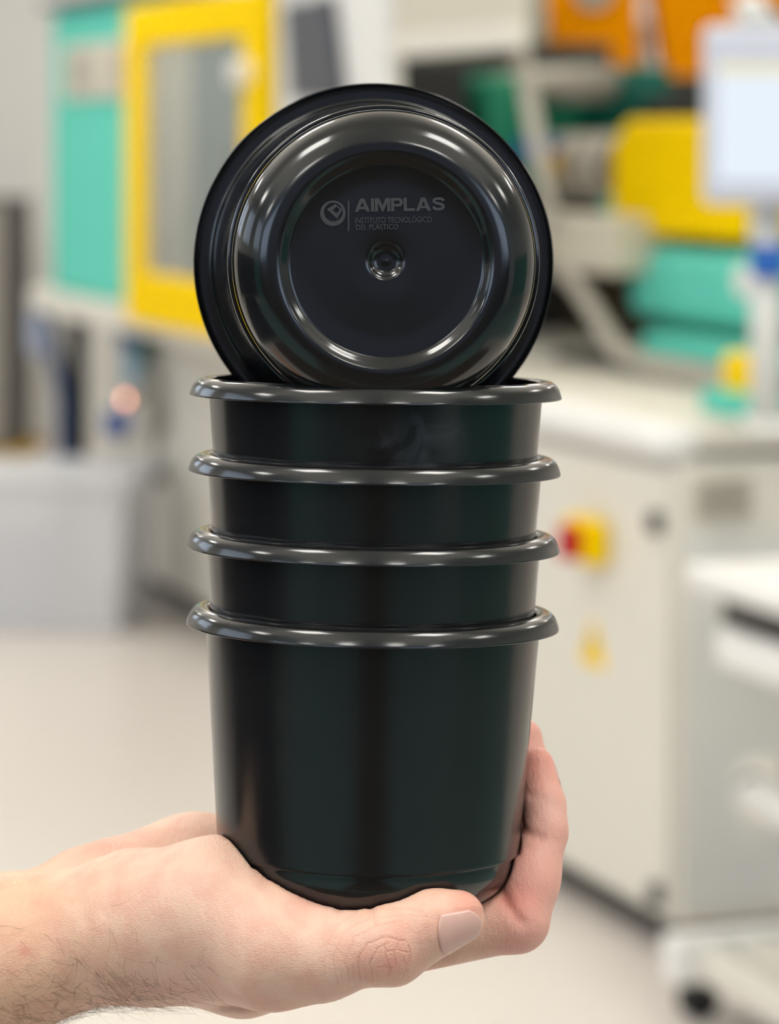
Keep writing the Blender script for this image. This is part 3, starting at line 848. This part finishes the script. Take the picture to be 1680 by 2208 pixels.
def build_hand():
    h = 0.85
    lo = np.array([-300.0, -72.0, -112.0])
    hi = np.array([74.0, 78.0, 64.0])
    n = np.ceil((hi - lo) / h).astype(int) + 1
    F = {}
    ax = [lo[i] + h * np.arange(n[i]) for i in range(3)]

    def smin(a, b, k):
        t = np.clip(0.5 + 0.5 * (b - a) / k, 0, 1)
        return b + (a - b) * t - k * t * (1 - t)

    def window(pts, m):
        p = np.array([q[:3] for q in pts])
        r = max(q[3] for q in pts)
        a = np.maximum(0, np.floor((p.min(0) - r - m - lo) / h).astype(int))
        b = np.minimum(n, np.ceil((p.max(0) + r + m - lo) / h).astype(int) + 1)
        return tuple(slice(a[i], b[i]) for i in range(3))

    def grid(w):
        return np.meshgrid(*[ax[i][w[i]].astype(np.float32) for i in range(3)], indexing='ij')

    def seg(g, a, b):
        A = np.array(a[:3]); B = np.array(b[:3]); d = B - A
        X, Y, Z = g[0] - A[0], g[1] - A[1], g[2] - A[2]
        t = np.clip((X * d[0] + Y * d[1] + Z * d[2]) / float(d @ d), 0, 1).astype(np.float32)
        return np.sqrt((X - t * d[0]) ** 2 + (Y - t * d[1]) ** 2 + (Z - t * d[2]) ** 2) - (a[3] + (b[3] - a[3]) * t)

    for grp, k, pts in HAND:
        f = F.setdefault(grp, np.full(n, 60.0, np.float32))
        for a, b in zip(pts, pts[1:]):
            w = window((a, b), 14)
            f[w] = smin(f[w], seg(grid(w), a, b), k)
    out = F['palm']
    out = smin(out, F['thumb'], 5.0)
    fing = F['index']
    for g_ in ('middle', 'ring', 'little'):
        fing = smin(fing, F[g_], 1.2)
    out = smin(out, fing, 4.0)
    # skin folds: shallow grooves pressed in along short lines
    for pl, y0, y1, wd, depth in FOLDS:
        p = np.array(pl)
        i0 = np.maximum(0, np.floor((np.array([p[:, 0].min() - 5, y0, p[:, 1].min() - 5]) - lo) / h).astype(int))
        i1 = np.minimum(n, np.ceil((np.array([p[:, 0].max() + 5, y1, p[:, 1].max() + 5]) - lo) / h).astype(int) + 1)
        w = tuple(slice(i0[i], i1[i]) for i in range(3))
        d = line_dist(ax[0][w[0]][:, None], ax[2][w[2]][None, :], p)
        out[w] = out[w] + (depth * np.exp(-d ** 2 / (2 * wd ** 2))).astype(np.float32)[:, None, :]
    # nail beds: the skin dips slightly where a nail plate lies
    for A_, B_, front, half, s0, s1 in NAILS:
        w = window((A_ + (12,), B_ + (12,)), 12)
        g = grid(w)
        A = np.array(A_); t = np.array(B_) - A; t /= np.linalg.norm(t)
        f = np.array(front, float); f -= t * (f @ t); f /= np.linalg.norm(f)
        c = np.cross(t, f)
        P = [g[i] - A[i] for i in range(3)]
        dot = lambda q: P[0] * q[0] + P[1] * q[1] + P[2] * q[2]
        an = np.arctan2(dot(c), dot(f)); sl = dot(t)
        m_ = 1 / (1 + np.exp(-(half - np.abs(an)) * 22)) / (1 + np.exp(-(sl - s0) * 3.0)) 
        out[w] = out[w] + 0.55 * m_ * (dot(f) > 0)
    # press the flesh against the pot: subtract the pot's outline
    mw = (POT4[1].to_matrix().to_4x4())
    mw.translation = POT4[0]
    inv = np.array(mw.inverted())
    a0 = np.maximum(0, np.floor((np.array([-75.0, -72, -20]) - lo) / h).astype(int))
    w = tuple(slice(a0[i], n[i]) for i in range(3))
    g = grid(w)
    W = [g[0] / 1000 + HO.x, g[1] / 1000 + HO.y, g[2] / 1000 + HO.z]
    L = [inv[i, 0] * W[0] + inv[i, 1] * W[1] + inv[i, 2] * W[2] + inv[i, 3] for i in range(3)]
    R = np.sqrt(L[0] ** 2 + L[1] ** 2) * 1000
    Zp = L[2] * 1000
    s = S * 1000
    d_side = (R - (359.5 * s + 0.0747 * Zp)) * 0.997
    d_low = -Zp - 576 * s
    cz, cr = -484 * s, 232 * s           # bowl: quarter ring, 80 x 91
    q = np.sqrt((np.clip(R - cr, 0, None) / (80 * s)) ** 2 + (np.clip(cz - Zp, 0, None) / (91 * s)) ** 2)
    d_bowl = (q - 1) * 85 * s
    d_pot = np.where(Zp < cz, np.maximum(d_bowl, d_low), d_side)
    out[w] = -smin(-out[w], d_pot - 0.25, 1.2)

    # surface nets
    ins = out < 0
    cnt = np.zeros(n - 1, np.int8)
    for dx in (0, 1):
        for dy in (0, 1):
            for dz in (0, 1):
                cnt += ins[dx:n[0] - 1 + dx, dy:n[1] - 1 + dy, dz:n[2] - 1 + dz]
    ci = np.argwhere((cnt > 0) & (cnt < 8))
    idx = -np.ones(n - 1, np.int32)
    idx[tuple(ci.T)] = np.arange(len(ci))
    pos = np.zeros((len(ci), 3)); num = np.zeros(len(ci))
    corners = [(0, 0, 0), (1, 0, 0), (0, 1, 0), (1, 1, 0), (0, 0, 1), (1, 0, 1), (0, 1, 1), (1, 1, 1)]
    for i, a in enumerate(corners):
        for axd in range(3):
            if a[axd]:
                continue
            b = list(a); b[axd] = 1
            va = out[ci[:, 0] + a[0], ci[:, 1] + a[1], ci[:, 2] + a[2]]
            vb = out[ci[:, 0] + b[0], ci[:, 1] + b[1], ci[:, 2] + b[2]]
            hit = (va < 0) != (vb < 0)
            t = np.where(hit, va / np.where(hit, va - vb, 1), 0)
            p = np.tile(np.array(a, float), (len(ci), 1)); p[:, axd] += t
            pos[hit] += p[hit]; num[hit] += 1
    V = (pos / num[:, None] + ci) * h + lo
    quads = []
    for axd in range(3):
        o1, o2 = [(1, 2), (2, 0), (0, 1)][axd]
        A = [slice(0, n[i]) for i in range(3)]; B = list(A)
        A[axd] = slice(0, n[axd] - 1); B[axd] = slice(1, n[axd])
        a, b = ins[tuple(A)], ins[tuple(B)]
        e = np.argwhere(a != b)
        e = e[(e[:, o1] > 0) & (e[:, o2] > 0) & (e[:, o1] < n[o1] - 1) & (e[:, o2] < n[o2] - 1)]
        flip = a[tuple(e.T)]
        def cell(d1, d2):
            c = e.copy(); c[:, o1] -= d1; c[:, o2] -= d2
            return idx[tuple(c.T)]
        qd = np.stack([cell(1, 1), cell(0, 1), cell(0, 0), cell(1, 0)], 1)
        qd[~flip] = qd[~flip][:, ::-1]
        quads.append(qd)
    Q = np.concatenate(quads)
    Q = Q[(Q >= 0).all(1)]
    # a little Laplacian smoothing, kept away from the pot contact
    nb = np.concatenate([Q[:, [0, 1]], Q[:, [1, 2]], Q[:, [2, 3]], Q[:, [3, 0]]])
    for lam in (0.5, -0.52, 0.5, -0.52, 0.4):
        acc = np.zeros_like(V); c = np.zeros(len(V))
        for a_, b_ in ((0, 1), (1, 0)):
            np.add.at(acc, nb[:, a_], V[nb[:, b_]]); np.add.at(c, nb[:, a_], 1)
        V = V + lam * (acc / np.maximum(c, 1)[:, None] - V)
    return V, Q

NAILS = [
    ((19.4, -50.0, 7.1), (28.2, -49.0, 8.8), (0.0, -1, -0.30), 0.74, 0.6, 15.6),
    ((57.7, 12.0, 39.6), (57.0, 15.0, 45.1), (1, 0.25, 0.0), 0.75, -1.5, 9.5),
]
V, Q = build_hand()
me = bpy.data.meshes.new('hand')
me.vertices.add(len(V))
me.vertices.foreach_set('co', (V / 1000).ravel())
me.loops.add(Q.size)
me.loops.foreach_set('vertex_index', Q.ravel().astype(np.int32))
me.polygons.add(len(Q))
me.polygons.foreach_set('loop_start', np.arange(0, Q.size, 4, dtype=np.int32))
me.update(calc_edges=True)
me.validate()
# finer skin over the thumb joint, with its creases pressed in
bm = bmesh.new()
bm.from_mesh(me)
sel = [f for f in bm.faces if -0.024 < f.calc_center_median().x < 0.030 and f.calc_center_median().y < -0.049 and f.calc_center_median().z > -0.019]
eds = set(e for f in sel for e in f.edges)
bmesh.ops.subdivide_edges(bm, edges=list(eds), cuts=3, use_grid_fill=True, smooth=0.6)
bm.normal_update()
bm.to_mesh(me)
bm.free()
V = np.empty(len(me.vertices) * 3); me.vertices.foreach_get('co', V); V = V.reshape(-1, 3) * 1000
NV = np.empty(len(me.vertices) * 3); me.vertex_normals.foreach_get('vector', NV); NV = NV.reshape(-1, 3)
crease = np.zeros(len(V))
near = np.where((V[:, 0] > -26) & (V[:, 0] < 32) & (V[:, 1] < -48) & (V[:, 2] > -20))[0]
dep = np.zeros(len(near))
rng = np.random.default_rng(3)
for pl, wd, depth in CREASES:
    p = []
    for a_, b_ in zip(pl, pl[1:]):              # wavering, hand-drawn run of each crease
        m_ = max(2, int(math.hypot(b_[0] - a_[0], b_[1] - a_[1]) / 1.2))
        for i in range(m_):
            p.append((a_[0] + (b_[0] - a_[0]) * i / m_ + rng.normal(0, .12), a_[1] + (b_[1] - a_[1]) * i / m_ + rng.normal(0, .12)))
    p.append(pl[-1])
    d = line_dist(V[near, 0], V[near, 2], p)
    e_ = np.exp(-d ** 2 / (2 * (wd * 0.7) ** 2))
    dep = np.maximum(dep, 0.42 * depth * e_)
    crease[near] = np.maximum(crease[near], e_ * min(1, depth * 1.8))
V[near] -= NV[near] * dep[:, None]
me.vertices.foreach_set('co', (V / 1000).ravel())
me.update()

# natural colouring of the skin: redder knuckles, finger pads and folds, paler thenar
def blob(c, r):
    c = np.array(c); r = np.array(r)
    return np.exp(-(((V - c) / r) ** 2).sum(1))
red = np.zeros(len(V))
for c, r, a in [((6.5, -61, -1.5), (11, 12, 9), .38), ((57, 13, 44), (10, 12, 14), .65), ((59, 2, 24), (9, 10, 7), .6), ((49, -16, 5), (9, 10, 9), .8),
                ((31, -52, 13), (7, 12, 6), .55), ((54, -8, 12), (14, 16, 14), .45), ((50, -12, -4), (14, 14, 10), .45), ((53, 36, 50), (10, 10, 14), .5),
                ((-25, -42, 8), (12, 10, 8), .5), ((-12, -20, -20), (60, 40, 9), .3), ((-116, -26, -8), (2.2, 6, 2.0), .6), ((-96, 24, 14), (14, 14, 8), .35)]:
    red = np.maximum(red, a * blob(c, r))
warm = np.clip((-70 - V[:, 0]) / 45, 0, 1)
at = me.attributes.new('redness', 'FLOAT', 'POINT'); at.data.foreach_set('value', red.astype(np.float32))
at = me.attributes.new('crease', 'FLOAT', 'POINT'); at.data.foreach_set('value', crease.astype(np.float32))
pink = np.clip((V[:, 0] - 34) / 14, 0, 1)
at = me.attributes.new('pink', 'FLOAT', 'POINT'); at.data.foreach_set('value', pink.astype(np.float32))
at = me.attributes.new('tan', 'FLOAT', 'POINT'); at.data.foreach_set('value', warm.astype(np.float32))

def skin_material():
    m = bpy.data.materials.new('skin')
    m.use_nodes = True
    nt = m.node_tree
    N, L = nt.nodes, nt.links
    b = N['Principled BSDF']
    b.inputs['Subsurface Weight'].default_value = 0.22
    b.inputs['Subsurface Radius'].default_value = (1.0, 0.36, 0.2)
    b.inputs['Subsurface Scale'].default_value = 0.004
    b.inputs['Roughness'].default_value = 0.46
    b.inputs['Specular IOR Level'].default_value = 0.42
    tc = N.new('ShaderNodeTexCoord')
    def noise(scale, detail=3.0):
        t = N.new('ShaderNodeTexNoise'); t.inputs['Scale'].default_value = scale; t.inputs['Detail'].default_value = detail
        L.new(tc.outputs['Object'], t.inputs['Vector'])
        return t
    def mix(fac, a, b_):
        x = N.new('ShaderNodeMix'); x.data_type = 'RGBA'
        for sock, val in ((x.inputs[0], fac), (x.inputs[6], a), (x.inputs[7], b_)):
            if hasattr(val, 'is_output'):
                L.new(val, sock)
            else:
                sock.default_value = val
        return x.outputs[2]
    def math_(op, a, b_=None):
        x = N.new('ShaderNodeMath'); x.operation = op
        for sock, val in ((x.inputs[0], a), (x.inputs[1], b_)):
            if val is None:
                continue
            if hasattr(val, 'is_output'):
                L.new(val, sock)
            else:
                sock.default_value = val
        return x.outputs[0]
    def attr(nm):
        a = N.new('ShaderNodeAttribute'); a.attribute_name = nm
        return a.outputs['Fac']
    base = mix(attr('tan'), srgb(243, 199, 177), srgb(243, 194, 163))
    mott = noise(90, 4)
    mr = N.new('ShaderNodeMapRange'); mr.inputs['From Min'].default_value = 0.42; mr.inputs['From Max'].default_value = 0.72
    L.new(mott.outputs['Fac'], mr.inputs['Value'])
    c1 = mix(math_('MULTIPLY', mr.outputs[0], 0.5), base, srgb(222, 148, 130))
    n2 = noise(35, 2)
    c2 = mix(math_('MULTIPLY', n2.outputs['Fac'], 0.25), c1, srgb(240, 206, 176))
    c2 = mix(math_('MULTIPLY', attr('pink'), 0.6), c2, srgb(240, 180, 168))
    c3 = mix(attr('redness'), c2, srgb(226, 132, 118))
    c4 = mix(math_('MULTIPLY', attr('crease'), 0.30), c3, srgb(190, 104, 84))
    L.new(c4, b.inputs['Base Color'])
    # fine relief: pore lattice and creases around the thumb joint
    vo = N.new('ShaderNodeTexVoronoi'); vo.feature = 'DISTANCE_TO_EDGE'; vo.inputs['Scale'].default_value = 950
    mp = N.new('ShaderNodeMapping'); mp.inputs['Scale'].default_value = (0.6, 1, 1.3); mp.inputs['Rotation'].default_value = (0, 0.5, 0)
    L.new(tc.outputs['Object'], mp.inputs[0]); L.new(mp.outputs[0], vo.inputs['Vector'])
    h1 = math_('MULTIPLY', math_('MINIMUM', vo.outputs['Distance'], 0.25), 0.8)
    h2 = math_('MULTIPLY', noise(500, 3).outputs['Fac'], 0.5)
    mp2 = N.new('ShaderNodeMapping'); mp2.inputs['Scale'].default_value = (1.0, 0.35, 0.35); mp2.inputs['Rotation'].default_value = (0, -0.75, 0)
    n3 = N.new('ShaderNodeTexNoise'); n3.inputs['Scale'].default_value = 900; n3.inputs['Detail'].default_value = 2
    L.new(tc.outputs['Object'], mp2.inputs[0]); L.new(mp2.outputs[0], n3.inputs['Vector'])
    h3 = math_('MULTIPLY', n3.outputs['Fac'], 0.9)
    hh = math_('ADD', math_('ADD', h1, h2), h3)
    bp = N.new('ShaderNodeBump'); bp.inputs['Strength'].default_value = 0.6; bp.inputs['Distance'].default_value = 0.00045
    L.new(hh, bp.inputs['Height']); L.new(bp.outputs['Normal'], b.inputs['Normal'])
    return m
M['skin'] = skin_material()
hand = link('hand', me, 'skin', None, True)
hand.location = HO
tag(hand, 'right hand and hairy wrist, palm up, thumb in front, carrying the pots', 'hand')

# nails
M['nail'] = mat('nail_plate', srgb(226, 180, 166), 0.3, var=0.05, scale=300, spec=0.5)
from mathutils.bvhtree import BVHTree
BVH = BVHTree.FromPolygons([tuple(v) for v in V], [tuple(p_.vertices) for p_ in me.polygons])
def nail(name, a, b, front, half, s0, s1):
    """curved plate lying in its bed on a finger end a-b (mm)"""
    A, B = Vector(a), Vector(b)
    t = (B - A).normalized()
    f = Vector(front); f = (f - t * f.dot(t)).normalized()
    c = t.cross(f)
    nu, nv = 16, 14
    def surf(s, an):
        d = math.cos(an) * f + math.sin(an) * c
        hit = BVH.ray_cast(A + t * s + d * 30, -d, 29)
        return hit[0].__sub__(A + t * s).length if hit[0] else None
    s_in = s1 - 4.5
    mid = [surf(s0 + 2 + (s_in - s0 - 2) * i / 6, 0.0) or 9 for i in range(7)]
    k1 = (mid[-1] - mid[0]) / (s_in - s0 - 2)
    side = (surf(s0 + 5, half * 0.8) or 9) + (surf(s0 + 5, -half * 0.8) or 9)
    flat = (side / 2 - mid[3]) * 0.7
    bm = bmesh.new()
    top, bot = [], []
    for i in range(nu + 1):
        u = i / nu
        for layer, off in ((top, 0.40), (bot, -0.5)):
            row = []
            for j in range(nv + 1):
                w = 2 * j / nv - 1
                e0 = s0 + (s1 - s0) * 0.16 * abs(w) ** 2.5
                e1 = s1 - (s1 - s0) * 0.22 * abs(w) ** 3
                s = e0 + (e1 - e0) * u
                r = mid[0] + k1 * (s - s0 - 2) + flat * w * w + off - 0.5 * max(0, (s - s_in) / 4.5) ** 2
                an = half * w
                row.append(bm.verts.new((A + t * s + r * (math.cos(an) * f + math.sin(an) * c)) / 1000))
            layer.append(row)
    for i in range(nu):
        for j in range(nv):
            bm.faces.new((top[i][j], top[i][j + 1], top[i + 1][j + 1], top[i + 1][j]))
            bm.faces.new((bot[i][j], bot[i + 1][j], bot[i + 1][j + 1], bot[i][j + 1]))
    for j in range(nv):
        bm.faces.new((top[0][j], bot[0][j], bot[0][j + 1], top[0][j + 1]))
        bm.faces.new((top[nu][j], top[nu][j + 1], bot[nu][j + 1], bot[nu][j]))
    for i in range(nu):
        bm.faces.new((top[i][0], top[i + 1][0], bot[i + 1][0], bot[i][0]))
        bm.faces.new((top[i][nv], bot[i][nv], bot[i + 1][nv], top[i + 1][nv]))
    return obj(name, bm, 'nail', hand, True)
nail('thumbnail', *NAILS[0])['label'] = 'pale thumbnail'
nail('fingernail', *NAILS[1])

# fine dark hair on the wrist and the back of the hand
M['hair'] = mat('arm_hair', srgb(112, 82, 60), 0.6, var=0.2)
def arm_hair(count):
    vn = NV
    rng = np.random.default_rng(5)
    x, z = V[:, 0], V[:, 2]
    mid = -14 + 0.18 * (x + 100)
    dens = np.clip((-52 - x) / 30, 0, 1) * np.clip((mid + 6 - z) / 10, 0.0, 1) * (V[:, 1] < 15) + 0.10 * np.clip((-70 - x) / 30, 0, 1) * (V[:, 1] < -10) * (vn[:, 2] < .6)
    dens = dens * (x > -190) + 0.006 * (x > -60) * (x < 8) * (vn[:, 2] < -0.25)
    dens[near] *= 0.05
    pick = rng.choice(len(V), count, p=dens / dens.sum())
    verts, faces = [], []
    for i in pick:
        nrm = vn[i]
        p0 = V[i] + rng.uniform(-.4, .4, 3)
        d = np.array([0.75, 0.0, -0.35]) + rng.normal(0, 0.55, 3)
        d -= nrm * (d @ nrm)
        d /= np.linalg.norm(d) + 1e-9
        side = np.cross(nrm, d)
        ln_ = rng.uniform(5, 15); curl = rng.normal(0, 0.9); lift = rng.uniform(0.12, 0.5)
        rows = []
        m_ = 8
        for s in range(m_ + 1):
            t = s / m_
            c = p0 + ln_ * (t * d + curl * t * t * side * 0.6) + nrm * ln_ * lift * (t - 0.75 * t * t)
            r = 0.05 * (1 - 0.75 * t)
            rows.append(len(verts))
            for a in range(3):
                an = 2 * math.pi * a / 3
                verts.append(tuple((c + r * (math.cos(an) * side + math.sin(an) * nrm)) / 1000))
        for s in range(m_):
            for a in range(3):
                faces.append((rows[s] + a, rows[s] + (a + 1) % 3, rows[s + 1] + (a + 1) % 3, rows[s + 1] + a))
    hm = bpy.data.meshes.new('arm_hair')
    hm.from_pydata(verts, [], faces)
    hm.update()
    o = link('arm_hair', hm, 'hair', hand, True)
    o['kind'] = 'stuff'
    o['label'] = 'fine dark arm hair'
arm_hair(1300)
